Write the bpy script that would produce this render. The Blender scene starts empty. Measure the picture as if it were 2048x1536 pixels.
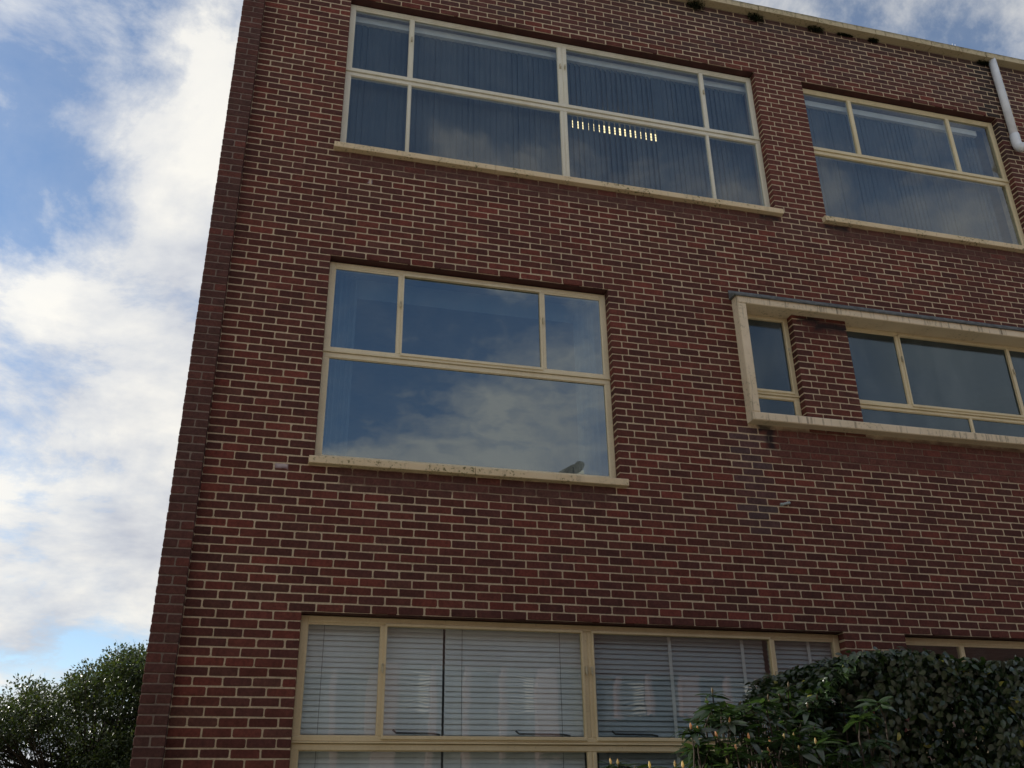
import bpy, math, random
from mathutils import Vector, Matrix, Euler
R = math.radians
random.seed(11)
S = bpy.context.scene
COL = S.collection

# ------------------------------------------------------------------ camera
cam_data = bpy.data.cameras.new('camera')
cam = bpy.data.objects.new('camera', cam_data); COL.objects.link(cam)
ROT = ((0.96845134, -0.24885997, -0.01306579), (0.09424811, 0.41429919, -0.90524774), (0.23069307, 0.87545697, 0.42468319))
CPOS = Vector((-0.40426, -8.07012, -1.62968)); FPX = 1879.67
m = Matrix.Identity(4)
for i in range(3):
    m[i][0] = ROT[0][i]; m[i][1] = -ROT[1][i]; m[i][2] = -ROT[2][i]; m[i][3] = CPOS[i]
cam.matrix_world = m
cam_data.sensor_width = 36.0; cam_data.lens = FPX / 2048 * 36.0
cam_data.clip_start = 0.05; cam_data.clip_end = 3000
S.camera = cam

def project(P):
    d = Vector(P) - CPOS
    q = [sum(ROT[i][k] * d[k] for k in range(3)) for i in range(3)]
    return 1024 + FPX * q[0] / q[2], 768 + FPX * q[1] / q[2], q[2]

def at(px, py, Y):
    """point on the vertical plane y = Y under a photo pixel"""
    a = ((px - 1024) / FPX, (py - 768) / FPX, 1.0)
    d = Vector([sum(a[i] * ROT[i][k] for i in range(3)) for k in range(3)])
    return CPOS + d * ((Y - CPOS.y) / d.y)

# ------------------------------------------------------------------ world, sun, exposure
SUN_AZ, SUN_EL = R(-62), R(26)          # azimuth measured from +Y towards +X
sun_dir = Vector((math.sin(SUN_AZ) * math.cos(SUN_EL), math.cos(SUN_AZ) * math.cos(SUN_EL), math.sin(SUN_EL)))
W = bpy.data.worlds.new('World'); S.world = W; W.use_nodes = True
W.cycles.sampling_method = 'MANUAL'; W.cycles.sample_map_resolution = 256
nt = W.node_tree; nt.nodes.clear()
def N(t, kind, **kw):
    n = t.nodes.new(kind)
    for k, v in kw.items():
        if k.startswith('i_'):
            key = k[2:]; key = int(key) if key.isdigit() else key
            n.inputs[key].default_value = v
        else: setattr(n, k, v)
    return n
def math_n(t, op, a=None, b=None, clamp=False):
    n = t.nodes.new('ShaderNodeMath'); n.operation = op; n.use_clamp = clamp
    for i, v in enumerate((a, b)):
        if v is None: continue
        if isinstance(v, (int, float)): n.inputs[i].default_value = v
        else: t.links.new(v, n.inputs[i])
    return n.outputs[0]
def ramp(t, fac, stops, interp='LINEAR'):
    n = t.nodes.new('ShaderNodeValToRGB'); n.color_ramp.interpolation = interp
    e = n.color_ramp.elements
    while len(e) < len(stops): e.new(0.5)
    for el, (p, c) in zip(e, stops):
        el.position = p; el.color = (*c, 1) if not isinstance(c, (int, float)) else (c, c, c, 1)
    t.links.new(fac, n.inputs[0]); return n.outputs[0]
def mixc(t, fac, a, b, mode='MIX'):
    n = t.nodes.new('ShaderNodeMix'); n.data_type = 'RGBA'; n.blend_type = mode
    for sock, v in ((n.inputs[0], fac), (n.inputs[6], a), (n.inputs[7], b)):
        if isinstance(v, (int, float)): sock.default_value = v
        elif isinstance(v, tuple): sock.default_value = (*v, 1) if len(v) == 3 else v
        else: t.links.new(v, sock)
    return n.outputs[2]
sky = N(nt, 'ShaderNodeTexSky', sky_type='NISHITA', sun_disc=False)
sky.sun_elevation = SUN_EL; sky.sun_rotation = SUN_AZ; sky.air_density = 1.0; sky.dust_density = 0.25; sky.ozone_density = 2.2
tc = N(nt, 'ShaderNodeTexCoord')
SKY_TURN = R(-7)
turn = N(nt, 'ShaderNodeVectorRotate', rotation_type='Z_AXIS', i_Angle=SKY_TURN); nt.links.new(tc.outputs['Generated'], turn.inputs[0])
sep = N(nt, 'ShaderNodeSeparateXYZ'); nt.links.new(turn.outputs[0], sep.inputs[0])
den = math_n(nt, 'ADD', math_n(nt, 'MAXIMUM', sep.outputs[2], 0.0), 0.30)
cmb = N(nt, 'ShaderNodeCombineXYZ')
nt.links.new(math_n(nt, 'DIVIDE', sep.outputs[0], den), cmb.inputs[0])
nt.links.new(math_n(nt, 'DIVIDE', sep.outputs[1], den), cmb.inputs[1])
nt.links.new(math_n(nt, 'MULTIPLY', math_n(nt, 'MAXIMUM', math_n(nt, 'MULTIPLY', sep.outputs[1], -1.0), 0.0), 1.15), cmb.inputs[2])
CLOUD_OFF = (-1.2372, -10.1371, 4.8938)
mp = N(nt, 'ShaderNodeMapping'); mp.inputs['Location'].default_value = CLOUD_OFF
nt.links.new(cmb.outputs[0], mp.inputs[0])
big = N(nt, 'ShaderNodeTexNoise', i_Scale=1.25, i_Detail=3.0, i_Roughness=0.5); nt.links.new(mp.outputs[0], big.inputs[0])
fine = N(nt, 'ShaderNodeTexNoise', i_Scale=3.4, i_Detail=9.0, i_Roughness=0.63, i_Distortion=0.2); nt.links.new(mp.outputs[0], fine.inputs[0])
dens = math_n(nt, 'ADD', math_n(nt, 'MULTIPLY', big.outputs[0], 0.85), math_n(nt, 'MULTIPLY', fine.outputs[0], 0.75))
# more cloud in the line of sight towards the horizon
dens = math_n(nt, 'ADD', dens, math_n(nt, 'MULTIPLY', math_n(nt, 'MAXIMUM', math_n(nt, 'SUBTRACT', 0.52, sep.outputs[2]), 0.0), 0.30))
cover = ramp(nt, dens, [(0.64, 0.0), (0.725, 0.09), (0.775, 0.45), (0.85, 0.93), (0.95, 1.0)])
shade = N(nt, 'ShaderNodeTexNoise', i_Scale=2.6, i_Detail=5.0, i_Roughness=0.55); nt.links.new(mp.outputs[0], shade.inputs[0])
dotn = N(nt, 'ShaderNodeVectorMath', operation='DOT_PRODUCT'); nt.links.new(tc.outputs['Generated'], dotn.inputs[0])
dotn.inputs[1].default_value = sun_dir
fwd = math_n(nt, 'POWER', math_n(nt, 'MAXIMUM', dotn.outputs['Value'], 0.0), 3.0)
bright = math_n(nt, 'ADD', 5.4, math_n(nt, 'MULTIPLY', fwd, 2.2))
tone = ramp(nt, math_n(nt, 'ADD', math_n(nt, 'MULTIPLY', shade.outputs[0], 0.62), math_n(nt, 'MULTIPLY', fine.outputs[0], 0.38)), [(0.40, (0.55, 0.58, 0.67)), (0.49, (0.80, 0.815, 0.84)), (0.58, (1.06, 1.035, 0.97))])
vm = N(nt, 'ShaderNodeVectorMath', operation='SCALE'); nt.links.new(tone, vm.inputs[0]); nt.links.new(bright, vm.inputs['Scale'])
bgc = mixc(nt, cover, sky.outputs[0], vm.outputs[0])
bg = N(nt, 'ShaderNodeBackground', i_Strength=0.15); nt.links.new(bgc, bg.inputs[0])
wo = N(nt, 'ShaderNodeOutputWorld'); nt.links.new(bg.outputs[0], wo.inputs[0])

sl = bpy.data.lights.new('sun', 'SUN'); sl.energy = 5.0; sl.angle = R(0.55); sl.color = (1.0, 0.94, 0.84)
so = bpy.data.objects.new('sun', sl); COL.objects.link(so)
so.rotation_euler = (-sun_dir).to_track_quat('-Z', 'Y').to_euler()
S.view_settings.view_transform = 'Standard'; S.view_settings.look = 'None'
S.view_settings.exposure = 0.0; S.view_settings.gamma = 1.0; S.view_settings.use_curve_mapping = False
S.render.engine = 'CYCLES'
S.cycles.max_bounces = 6; S.cycles.diffuse_bounces = 3; S.cycles.transparent_max_bounces = 10; S.cycles.glossy_bounces = 4
S.cycles.caustics_reflective = False; S.cycles.caustics_refractive = False
S.render.resolution_x = 1024; S.render.resolution_y = 768

# ------------------------------------------------------------------ materials
def mat(name):
    M = bpy.data.materials.new(name); M.use_nodes = True
    t = M.node_tree; t.nodes.clear()
    out = t.nodes.new('ShaderNodeOutputMaterial'); b = t.nodes.new('ShaderNodeBsdfPrincipled')
    t.links.new(b.outputs[0], out.inputs[0]); return M, t, b, out
def pos(t):
    return N(t, 'ShaderNodeNewGeometry').outputs['Position']
def noise(t, vec, scale, detail=5.0, rough=0.55, sc3=None):
    n = N(t, 'ShaderNodeTexNoise', i_Scale=scale, i_Detail=detail, i_Roughness=rough)
    if sc3:
        mm = N(t, 'ShaderNodeMapping'); mm.inputs['Scale'].default_value = sc3; t.links.new(vec, mm.inputs[0]); vec = mm.outputs[0]
    t.links.new(vec, n.inputs[0]); return n.outputs[0]
def bump(t, b, h, strength, dist):
    n = N(t, 'ShaderNodeBump', i_Strength=strength, i_Distance=dist); t.links.new(h, n.inputs['Height']); t.links.new(n.outputs[0], b.inputs['Normal'])
def boxmask(t, vec, c, half, soft):
    """1 inside a box of the facade, ragged by the warped position"""
    a = N(t, 'ShaderNodeVectorMath', operation='SUBTRACT'); t.links.new(vec, a.inputs[0]); a.inputs[1].default_value = c
    bb = N(t, 'ShaderNodeVectorMath', operation='ABSOLUTE'); t.links.new(a.outputs[0], bb.inputs[0])
    d = N(t, 'ShaderNodeVectorMath', operation='SUBTRACT'); t.links.new(bb.outputs[0], d.inputs[0]); d.inputs[1].default_value = half
    s = N(t, 'ShaderNodeSeparateXYZ'); t.links.new(d.outputs[0], s.inputs[0])
    mx = math_n(t, 'MAXIMUM', s.outputs[0], s.outputs[2])
    mr = N(t, 'ShaderNodeMapRange'); t.links.new(mx, mr.inputs[0])
    mr.inputs[1].default_value = soft; mr.inputs[2].default_value = -soft; mr.inputs[3].default_value = 0; mr.inputs[4].default_value = 1
    return mr.outputs[0]
def warp(t, amp=0.05, scale=9.0):
    p = pos(t)
    n = N(t, 'ShaderNodeTexNoise', i_Scale=scale, i_Detail=2.0); t.links.new(p, n.inputs[0])
    s = N(t, 'ShaderNodeVectorMath', operation='SUBTRACT'); t.links.new(n.outputs['Color'], s.inputs[0]); s.inputs[1].default_value = (0.5,) * 3
    k = N(t, 'ShaderNodeVectorMath', operation='SCALE'); t.links.new(s.outputs[0], k.inputs[0]); k.inputs['Scale'].default_value = amp * 2
    a = N(t, 'ShaderNodeVectorMath', operation='ADD'); t.links.new(p, a.inputs[0]); t.links.new(k.outputs[0], a.inputs[1])
    return a.outputs[0]
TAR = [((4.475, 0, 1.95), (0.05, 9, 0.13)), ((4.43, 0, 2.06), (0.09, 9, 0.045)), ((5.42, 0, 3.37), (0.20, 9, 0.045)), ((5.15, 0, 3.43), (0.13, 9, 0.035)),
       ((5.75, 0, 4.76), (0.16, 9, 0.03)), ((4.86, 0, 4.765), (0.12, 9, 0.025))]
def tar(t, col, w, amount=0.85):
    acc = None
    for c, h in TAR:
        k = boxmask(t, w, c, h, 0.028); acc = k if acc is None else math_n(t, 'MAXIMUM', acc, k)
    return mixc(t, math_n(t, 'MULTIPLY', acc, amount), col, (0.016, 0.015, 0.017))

def brick_mat():
    M, t, b, o = mat('brick')
    a = N(t, 'ShaderNodeAttribute', attribute_name='col')
    p = pos(t)
    n1 = noise(t, p, 38.0, 4.0, 0.6); n2 = noise(t, p, 9.0, 2.0)
    g = ramp(t, n1, [(0.28, 0.72), (0.5, 1.0), (0.75, 1.28)])
    g2 = ramp(t, n2, [(0.3, 0.82), (0.7, 1.18)])
    c = mixc(t, 1.0, a.outputs['Color'], g, 'MULTIPLY'); c = mixc(t, 1.0, c, g2, 'MULTIPLY')
    n3 = noise(t, p, 160.0, 1.0, 0.6)
    spk = ramp(t, n3, [(0.68, 0.0), (0.76, 1.0)])
    c = mixc(t, math_n(t, 'MULTIPLY', spk, 0.30), c, (0.30, 0.22, 0.17))
    # lime bloom and plaster dabs
    w = warp(t, 0.05, 8.0)
    dab = math_n(t, 'MAXIMUM', boxmask(t, w, (-0.385, 0, 1.267), (0.055, 9, 0.018), 0.014), boxmask(t, w, (0.222, 0, 4.44), (0.022, 9, 0.018), 0.012))
    c = mixc(t, math_n(t, 'MULTIPLY', dab, 0.9), c, (0.55, 0.47, 0.48))
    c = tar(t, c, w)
    t.links.new(c, b.inputs['Base Color']); b.inputs['Roughness'].default_value = 0.9; b.inputs['Specular IOR Level'].default_value = 0.25
    bump(t, b, math_n(t, 'ADD', n1, math_n(t, 'MULTIPLY', n3, 0.5)), 0.55, 0.004)
    return M
def mortar_mat(name, base, dark):
    M, t, b, o = mat(name)
    p = pos(t); n1 = noise(t, p, 55.0, 3.0, 0.65); n2 = noise(t, p, 1.1, 3.0); n3 = noise(t, p, 12.0, 2.0)
    c = mixc(t, ramp(t, n2, [(0.35, 0.0), (0.65, 1.0)]), base, tuple(x * y for x, y in zip(base, (0.86, 0.84, 0.84))))
    c = mixc(t, ramp(t, n3, [(0.5, 0.0), (0.78, 0.55)]), c, tuple(x * 0.55 for x in base))
    c = mixc(t, 1.0, c, ramp(t, n1, [(0.25, 0.75), (0.7, 1.12)]), 'MULTIPLY')
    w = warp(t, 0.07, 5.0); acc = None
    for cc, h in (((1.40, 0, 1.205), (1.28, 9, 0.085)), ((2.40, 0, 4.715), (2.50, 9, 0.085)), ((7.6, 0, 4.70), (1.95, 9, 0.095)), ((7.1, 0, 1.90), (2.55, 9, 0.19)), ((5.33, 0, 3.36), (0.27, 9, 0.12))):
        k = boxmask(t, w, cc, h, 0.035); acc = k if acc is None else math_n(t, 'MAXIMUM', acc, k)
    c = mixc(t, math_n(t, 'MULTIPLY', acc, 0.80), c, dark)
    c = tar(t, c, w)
    t.links.new(c, b.inputs['Base Color']); b.inputs['Roughness'].default_value = 0.95; b.inputs['Specular IOR Level'].default_value = 0.15
    bump(t, b, n1, 0.7, 0.004)
    return M
def paint_mat(name, base, rust=0.35, dirt=(0.25, 0.2, 0.12)):
    M, t, b, o = mat(name)
    p = pos(t); n1 = noise(t, p, 26.0, 7.0, 0.65); n2 = noise(t, p, 5.0, 5.0, 0.55, (1, 1, 0.35)); n3 = noise(t, p, 90.0, 4.0)
    c = mixc(t, ramp(t, n2, [(0.4, 0.0), (0.75, 0.6)]), base, tuple(x * y for x, y in zip(base, (0.80, 0.76, 0.66))))
    c = mixc(t, math_n(t, 'MULTIPLY', ramp(t, n1, [(0.63, 0.0), (0.72, 1.0)]), rust), c, dirt)
    c = mixc(t, 1.0, c, ramp(t, n3, [(0.3, 0.92), (0.7, 1.05)]), 'MULTIPLY')
    t.links.new(c, b.inputs['Base Color']); b.inputs['Roughness'].default_value = 0.5
    bump(t, b, n1, 0.25, 0.002)
    return M
def concrete_mat(name, base, lichen=0.6, streak=0.6, top_dark=None):
    M, t, b, o = mat(name)
    p = pos(t); n1 = noise(t, p, 30.0, 7.0, 0.62); st = noise(t, p, 9.0, 6.0, 0.65, (2.0, 1, 0.14)); n2 = noise(t, p, 2.2, 4.0)
    c = mixc(t, ramp(t, n2, [(0.35, 0.0), (0.7, 0.6)]), base, tuple(x * y for x, y in zip(base, (0.82, 0.8, 0.72))))
    sn = N(t, 'ShaderNodeSeparateXYZ'); t.links.new(N(t, 'ShaderNodeNewGeometry').outputs['True Normal'], sn.inputs[0])
    upright = math_n(t, 'SUBTRACT', 1.0, math_n(t, 'ABSOLUTE', sn.outputs[2]), True)
    c = mixc(t, math_n(t, 'MULTIPLY', math_n(t, 'MULTIPLY', ramp(t, st, [(0.53, 0.0), (0.68, 1.0)]), upright), streak), c, (0.17, 0.14, 0.095))
    lm = math_n(t, 'MULTIPLY', ramp(t, n1, [(0.55, 0.0), (0.62, 1.0)]), ramp(t, n2, [(0.44, 0.0), (0.58, 1.0)]))
    c = mixc(t, math_n(t, 'MULTIPLY', lm, lichen), c, (0.12, 0.115, 0.045))
    if top_dark:
        s = N(t, 'ShaderNodeSeparateXYZ'); t.links.new(warp(t, 0.03, 12.0), s.inputs[0])
        mr = N(t, 'ShaderNodeMapRange'); t.links.new(s.outputs[2], mr.inputs[0]); mr.inputs[1].default_value = top_dark - 0.045; mr.inputs[2].default_value = top_dark
        c = mixc(t, math_n(t, 'MULTIPLY', mr.outputs[0], 0.8), c, (0.10, 0.095, 0.07))
    t.links.new(c, b.inputs['Base Color']); b.inputs['Roughness'].default_value = 0.9; b.inputs['Specular IOR Level'].default_value = 0.2
    bump(t, b, n1, 0.45, 0.005)
    return M
def plain_mat(name, base, rough=0.7, var=0.2, scale=8.0, metallic=0.0, spec=0.4):
    M, t, b, o = mat(name)
    n1 = noise(t, pos(t), scale, 5.0)
    c = mixc(t, 1.0, (*base,), ramp(t, n1, [(0.3, 1 - var), (0.7, 1 + var)]), 'MULTIPLY')
    t.links.new(c, b.inputs['Base Color']); b.inputs['Roughness'].default_value = rough; b.inputs['Metallic'].default_value = metallic; b.inputs['Specular IOR Level'].default_value = spec
    return M
def glass_mat(name, ior=2.0, rough=0.0, dirt=0.03, tint=(0.86, 0.92, 0.93), wav=0.0006, refl=(0.95, 0.98, 1.0)):
    M = bpy.data.materials.new(name); M.use_nodes = True; t = M.node_tree; t.nodes.clear()
    out = t.nodes.new('ShaderNodeOutputMaterial'); p = pos(t)
    fr = N(t, 'ShaderNodeFresnel', i_IOR=ior)
    geo = N(t, 'ShaderNodeNewGeometry')
    fac = math_n(t, 'MULTIPLY', fr.outputs[0], math_n(t, 'SUBTRACT', 1.0, geo.outputs['Backfacing']))
    gl = N(t, 'ShaderNodeBsdfGlossy', i_Roughness=rough, i_Color=(*refl, 1))
    bp = N(t, 'ShaderNodeBump', i_Strength=0.3, i_Distance=wav * 10); t.links.new(noise(t, p, 1.6, 2.0), bp.inputs['Height']); t.links.new(bp.outputs[0], gl.inputs['Normal'])
    tr = N(t, 'ShaderNodeBsdfTransparent', i_Color=(*tint, 1))
    df = N(t, 'ShaderNodeBsdfDiffuse', i_Color=(0.42, 0.46, 0.46, 1))
    dm = math_n(t, 'MULTIPLY', ramp(t, noise(t, p, 2.3, 8.0, 0.65, (1.5, 1, 0.5)), [(0.42, 0.25), (0.72, 1.0)]), dirt)
    m1 = N(t, 'ShaderNodeMixShader'); t.links.new(dm, m1.inputs[0]); t.links.new(tr.outputs[0], m1.inputs[1]); t.links.new(df.outputs[0], m1.inputs[2])
    m2 = N(t, 'ShaderNodeMixShader'); t.links.new(fac, m2.inputs[0]); t.links.new(m1.outputs[0], m2.inputs[1]); t.links.new(gl.outputs[0], m2.inputs[2])
    t.links.new(m2.outputs[0], out.inputs[0]); return M
def leaf_mat(name, rough=0.38, trans=0.25, spec=0.5, trcol=(2.1, 2.2, 0.9)):
    M, t, b, o = mat(name)
    a = N(t, 'ShaderNodeAttribute', attribute_name='col'); oi = N(t, 'ShaderNodeObjectInfo')
    n1 = noise(t, pos(t), 30.0, 4.0)
    c = mixc(t, 1.0, a.outputs['Color'], ramp(t, n1, [(0.3, 0.75), (0.7, 1.25)]), 'MULTIPLY')
    c = mixc(t, 1.0, c, ramp(t, oi.outputs['Random'], [(0.0, 0.8), (1.0, 1.25)]), 'MULTIPLY')
    t.links.new(c, b.inputs['Base Color']); b.inputs['Roughness'].default_value = rough; b.inputs['Specular IOR Level'].default_value = spec
    tl = N(t, 'ShaderNodeBsdfTranslucent'); t.links.new(mixc(t, 1.0, c, trcol, 'MULTIPLY'), tl.inputs[0])
    ms = N(t, 'ShaderNodeMixShader', i_Fac=trans); t.links.new(b.outputs[0], ms.inputs[1]); t.links.new(tl.outputs[0], ms.inputs[2]); t.links.new(ms.outputs[0], o.inputs[0])
    return M
def emit_mat(name, c, s):
    M = bpy.data.materials.new(name); M.use_nodes = True; t = M.node_tree; t.nodes.clear()
    o = t.nodes.new('ShaderNodeOutputMaterial'); e = N(t, 'ShaderNodeEmission', i_Color=(*c, 1), i_Strength=s); t.links.new(e.outputs[0], o.inputs[0]); return M
MT = dict(
    brick=brick_mat(),
    mortar=mortar_mat('mortar', (0.60, 0.485, 0.33), (0.085, 0.042, 0.034)),
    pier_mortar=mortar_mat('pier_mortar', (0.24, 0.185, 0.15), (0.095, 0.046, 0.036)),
    white=paint_mat('white_paint', (0.74, 0.71, 0.58), 0.3), cream=paint_mat('cream_paint', (0.77, 0.68, 0.47), 0.35),
    buff=paint_mat('buff_paint', (0.72, 0.59, 0.36), 0.6), straw=paint_mat('straw_paint', (0.74, 0.64, 0.41), 0.35),
    sill=concrete_mat('sill_stone', (0.76, 0.62, 0.41), 0.9, 0.22), bay=concrete_mat('bay_concrete', (0.79, 0.67, 0.49), 0.35, 0.85),
    coping=concrete_mat('coping_concrete', (0.56, 0.48, 0.32), 0.5, 0.8, 8.105), lead=plain_mat('lead', (0.13, 0.14, 0.14), 0.75, 0.4, 14.0, 0.0, 0.3),
    glass=glass_mat('window_glass', 1.95, 0.0, 0.04, (0.93, 0.96, 0.96)), glass_clean=glass_mat('mirror_glass', 2.7, 0.0, 0.02, (0.62, 0.68, 0.70), refl=(0.84, 0.95, 1.0)), frost=glass_mat('frosted_glass', 1.75, 0.10, 0.16, (0.40, 0.48, 0.52), refl=(0.72, 0.90, 1.0)),
    zinc=plain_mat('zinc', (0.34, 0.37, 0.36), 0.6, 0.3, 20.0), lintel=plain_mat('lintel_paint', (0.065, 0.022, 0.02), 0.7, 0.25), room=plain_mat('room_plaster', (0.20, 0.20, 0.19), 0.9, 0.1), core=plain_mat('block_core', (0.2, 0.18, 0.16), 0.9),
    venetian=plain_mat('venetian_slat', (0.80, 0.82, 0.82), 0.5, 0.05, 3.0), venetian_blue=plain_mat('blue_grey_slat', (0.42, 0.47, 0.50), 0.5, 0.05, 3.0), vblind=plain_mat('blind_fabric', (0.060, 0.075, 0.090), 0.85, 0.12, 4.0), rail=plain_mat('blind_rail', (0.62, 0.63, 0.62), 0.5, 0.05),
    curtain=plain_mat('curtain_cloth', (0.36, 0.41, 0.44), 0.9, 0.1, 5.0), black=plain_mat('black_metal', (0.02, 0.02, 0.022), 0.5), pvc=plain_mat('white_plastic', (0.72, 0.74, 0.76), 0.35, 0.12, 6.0),
    brass=plain_mat('latch_metal', (0.5, 0.44, 0.3), 0.4, 0.3, 40.0), leaf=leaf_mat('leaf'), tree_leaf=leaf_mat('small_glossy_leaf', 0.34, 0.22, 0.6), gloss_leaf=leaf_mat('glossy_leaf', 0.30, 0.15, 0.6), rhodo_leaf=leaf_mat('rhododendron_leaf', 0.26, 0.30, 0.7), bark=plain_mat('bark', (0.05, 0.038, 0.028), 0.9, 0.35, 20.0),
    bud=leaf_mat('bud', 0.5, 0.5, 0.4, (1.35, 1.2, 0.9)), bud_green=leaf_mat('green_bud', 0.5, 0.5, 0.4, (1.35, 1.3, 0.9)), moss=leaf_mat('moss', 0.9, 0.05, 0.1),
    tube=emit_mat('lamp_tube', (1.0, 0.80, 0.42), 1.9), ground=plain_mat('grass_ground', (0.075, 0.09, 0.04), 0.95, 0.4, 1.5), bounce_paving=plain_mat('pale_paving', (0.42, 0.385, 0.33), 0.9, 0.15, 6.0),
    oppbrick=plain_mat('annex_brick', (0.105, 0.050, 0.042), 0.9, 0.3, 7.0), pink=plain_mat('pink_render', (0.33, 0.22, 0.20), 0.8, 0.1), oppwhite=plain_mat('white_board', (0.85, 0.82, 0.70), 0.6, 0.1), slate=plain_mat('slate', (0.24, 0.24, 0.22), 0.7, 0.3, 12.0),
)

# ------------------------------------------------------------------ mesh helpers
class MB:
    def __init__(s): s.v = []; s.f = []; s.c = []
    def add(s, verts, faces, col=None):
        o = len(s.v); s.v.extend(verts); s.f.extend([tuple(i + o for i in f) for f in faces])
        s.c.extend([col or (0.5, 0.5, 0.5)] * len(verts))
    def box(s, x0, x1, y0, y1, z0, z1, col=None):
        s.add([(x0, y0, z0), (x1, y0, z0), (x1, y1, z0), (x0, y1, z0), (x0, y0, z1), (x1, y0, z1), (x1, y1, z1), (x0, y1, z1)],
              [(0, 3, 2, 1), (4, 5, 6, 7), (0, 1, 5, 4), (1, 2, 6, 5), (2, 3, 7, 6), (3, 0, 4, 7)], col)
    def bevbox(s, x0, x1, y0, y1, z0, z1, b=0.006, col=None):
        """box whose street side (low y) edges are chamfered"""
        V = [(x0 + b, y0, z0 + b), (x1 - b, y0, z0 + b), (x1 - b, y0, z1 - b), (x0 + b, y0, z1 - b),
             (x0, y0 + b, z0), (x1, y0 + b, z0), (x1, y0 + b, z1), (x0, y0 + b, z1), (x0, y1, z0), (x1, y1, z0), (x1, y1, z1), (x0, y1, z1)]
        s.add(V, [(0, 1, 2, 3), (4, 5, 1, 0), (5, 6, 2, 1), (6, 7, 3, 2), (7, 4, 0, 3), (8, 9, 5, 4), (9, 10, 6, 5), (10, 11, 7, 6), (11, 8, 4, 7), (11, 10, 9, 8)], col)
    def prism(s, poly, axis, a, b, col=None):
        """poly of 2d points extruded along axis from a to b"""
        n = len(poly)
        def mk(p, h): return {'x': (h, p[0], p[1]), 'y': (p[0], h, p[1]), 'z': (p[0], p[1], h)}[axis]
        V = [mk(p, a) for p in poly] + [mk(p, b) for p in poly]
        s.add(V, [tuple(range(n))[::-1], tuple(range(n, 2 * n))] + [(i, (i + 1) % n, n + (i + 1) % n, n + i) for i in range(n)], col)
    def tube(s, pts, radii, seg=8, col=None):
        rings = []
        for i, p in enumerate(pts):
            p = Vector(p); a = Vector(pts[max(i - 1, 0)]); b = Vector(pts[min(i + 1, len(pts) - 1)])
            d = (b - a).normalized(); u = d.orthogonal().normalized() if i == 0 else (prev - d * prev.dot(d)).normalized()
            prev = u; w = d.cross(u); r = radii[i] if isinstance(radii, (list, tuple)) else radii
            rings.append([tuple(p + (u * math.cos(2 * math.pi * k / seg) + w * math.sin(2 * math.pi * k / seg)) * r) for k in range(seg)])
        V = [q for r in rings for q in r]; F = []
        for i in range(len(pts) - 1):
            for k in range(seg): F.append((i * seg + k, i * seg + (k + 1) % seg, (i + 1) * seg + (k + 1) % seg, (i + 1) * seg + k))
        F.append(tuple(range(seg))[::-1]); F.append(tuple((len(pts) - 1) * seg + k for k in range(seg)))
        s.add(V, F, col)
    def mesh(s, name, m, smooth=False):
        me = bpy.data.meshes.new(name); me.from_pydata(s.v, [], s.f); me.materials.append(MT[m] if isinstance(m, str) else m)
        at_ = me.color_attributes.new('col', 'FLOAT_COLOR', 'POINT')
        flat = []
        for c in s.c: flat.extend((*c, 1.0))
        at_.data.foreach_set('color', flat)
        if smooth: me.polygons.foreach_set('use_smooth', [True] * len(me.polygons))
        me.update(); return me
    def build(s, name, m, parent=None, smooth=False):
        o = bpy.data.objects.new(name, s.mesh(name, m, smooth)); COL.objects.link(o)
        if parent is not None: o.parent = parent
        return o
def tag(o, label=None, cat=None, group=None, kind=None):
    for k, v in (('label', label), ('category', cat), ('group', group), ('kind', kind)):
        if v: o[k] = v
    return o
def empty(name, loc=(0, 0, 0), parent=None):
    o = bpy.data.objects.new(name, None); COL.objects.link(o); o.location = loc; o.empty_display_size = 0.2
    if parent is not None: o.parent = parent
    return o
def one(name, m, parent, *boxes, bev=None):
    b = MB()
    for q in boxes: b.bevbox(*q, b=bev) if bev else b.box(*q)
    return b.build(name, m, parent)

# ------------------------------------------------------------------ ground
GZ = -3.25
tag(one('ground', 'ground', None, (-400, 400, -400, 400, GZ - 0.5, GZ)), kind='structure')
tag(one('bounce_path', 'bounce_paving', None, (-30, 34, -13.6, -3.6, GZ - 0.02, GZ + 0.004)), kind='structure')  # unseen paving, made pale and broad to bounce sunlight up onto the soffits

# ------------------------------------------------------------------ brick building
A, B = 0.2286, 0.0762            # brick length and course height with joints
XL, XR, YD = -1.048, 12.2, 7.0
J0, J1 = -42, 105
OPEN = [  # x0, x1, first course, one past last course
    (-0.115, 4.965, -28, 0), (5.64, 8.60, -28, 0), (9.28, 11.6, -28, 0),
    (-0.115, 2.79, 18, 46), (-0.115, 4.965, 64, 92), (5.64, 8.60, 64, 92), (9.28, 11.6, 64, 92)]
BAY = (4.235, 9.9, 2.095, 3.565)         # concrete surround outer edges
BAYWIN = [(4.335, 4.95), (5.625, 8.60), (9.275, 9.80)]
bld = empty('brick_building', (0, 0, GZ))
tag(bld, 'three storey red brick building with cream steel windows and a flat parapet', 'building')
def kid(o): o.parent = bld; o.matrix_parent_inverse = Matrix.Translation((0, 0, -GZ)); return o

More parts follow.
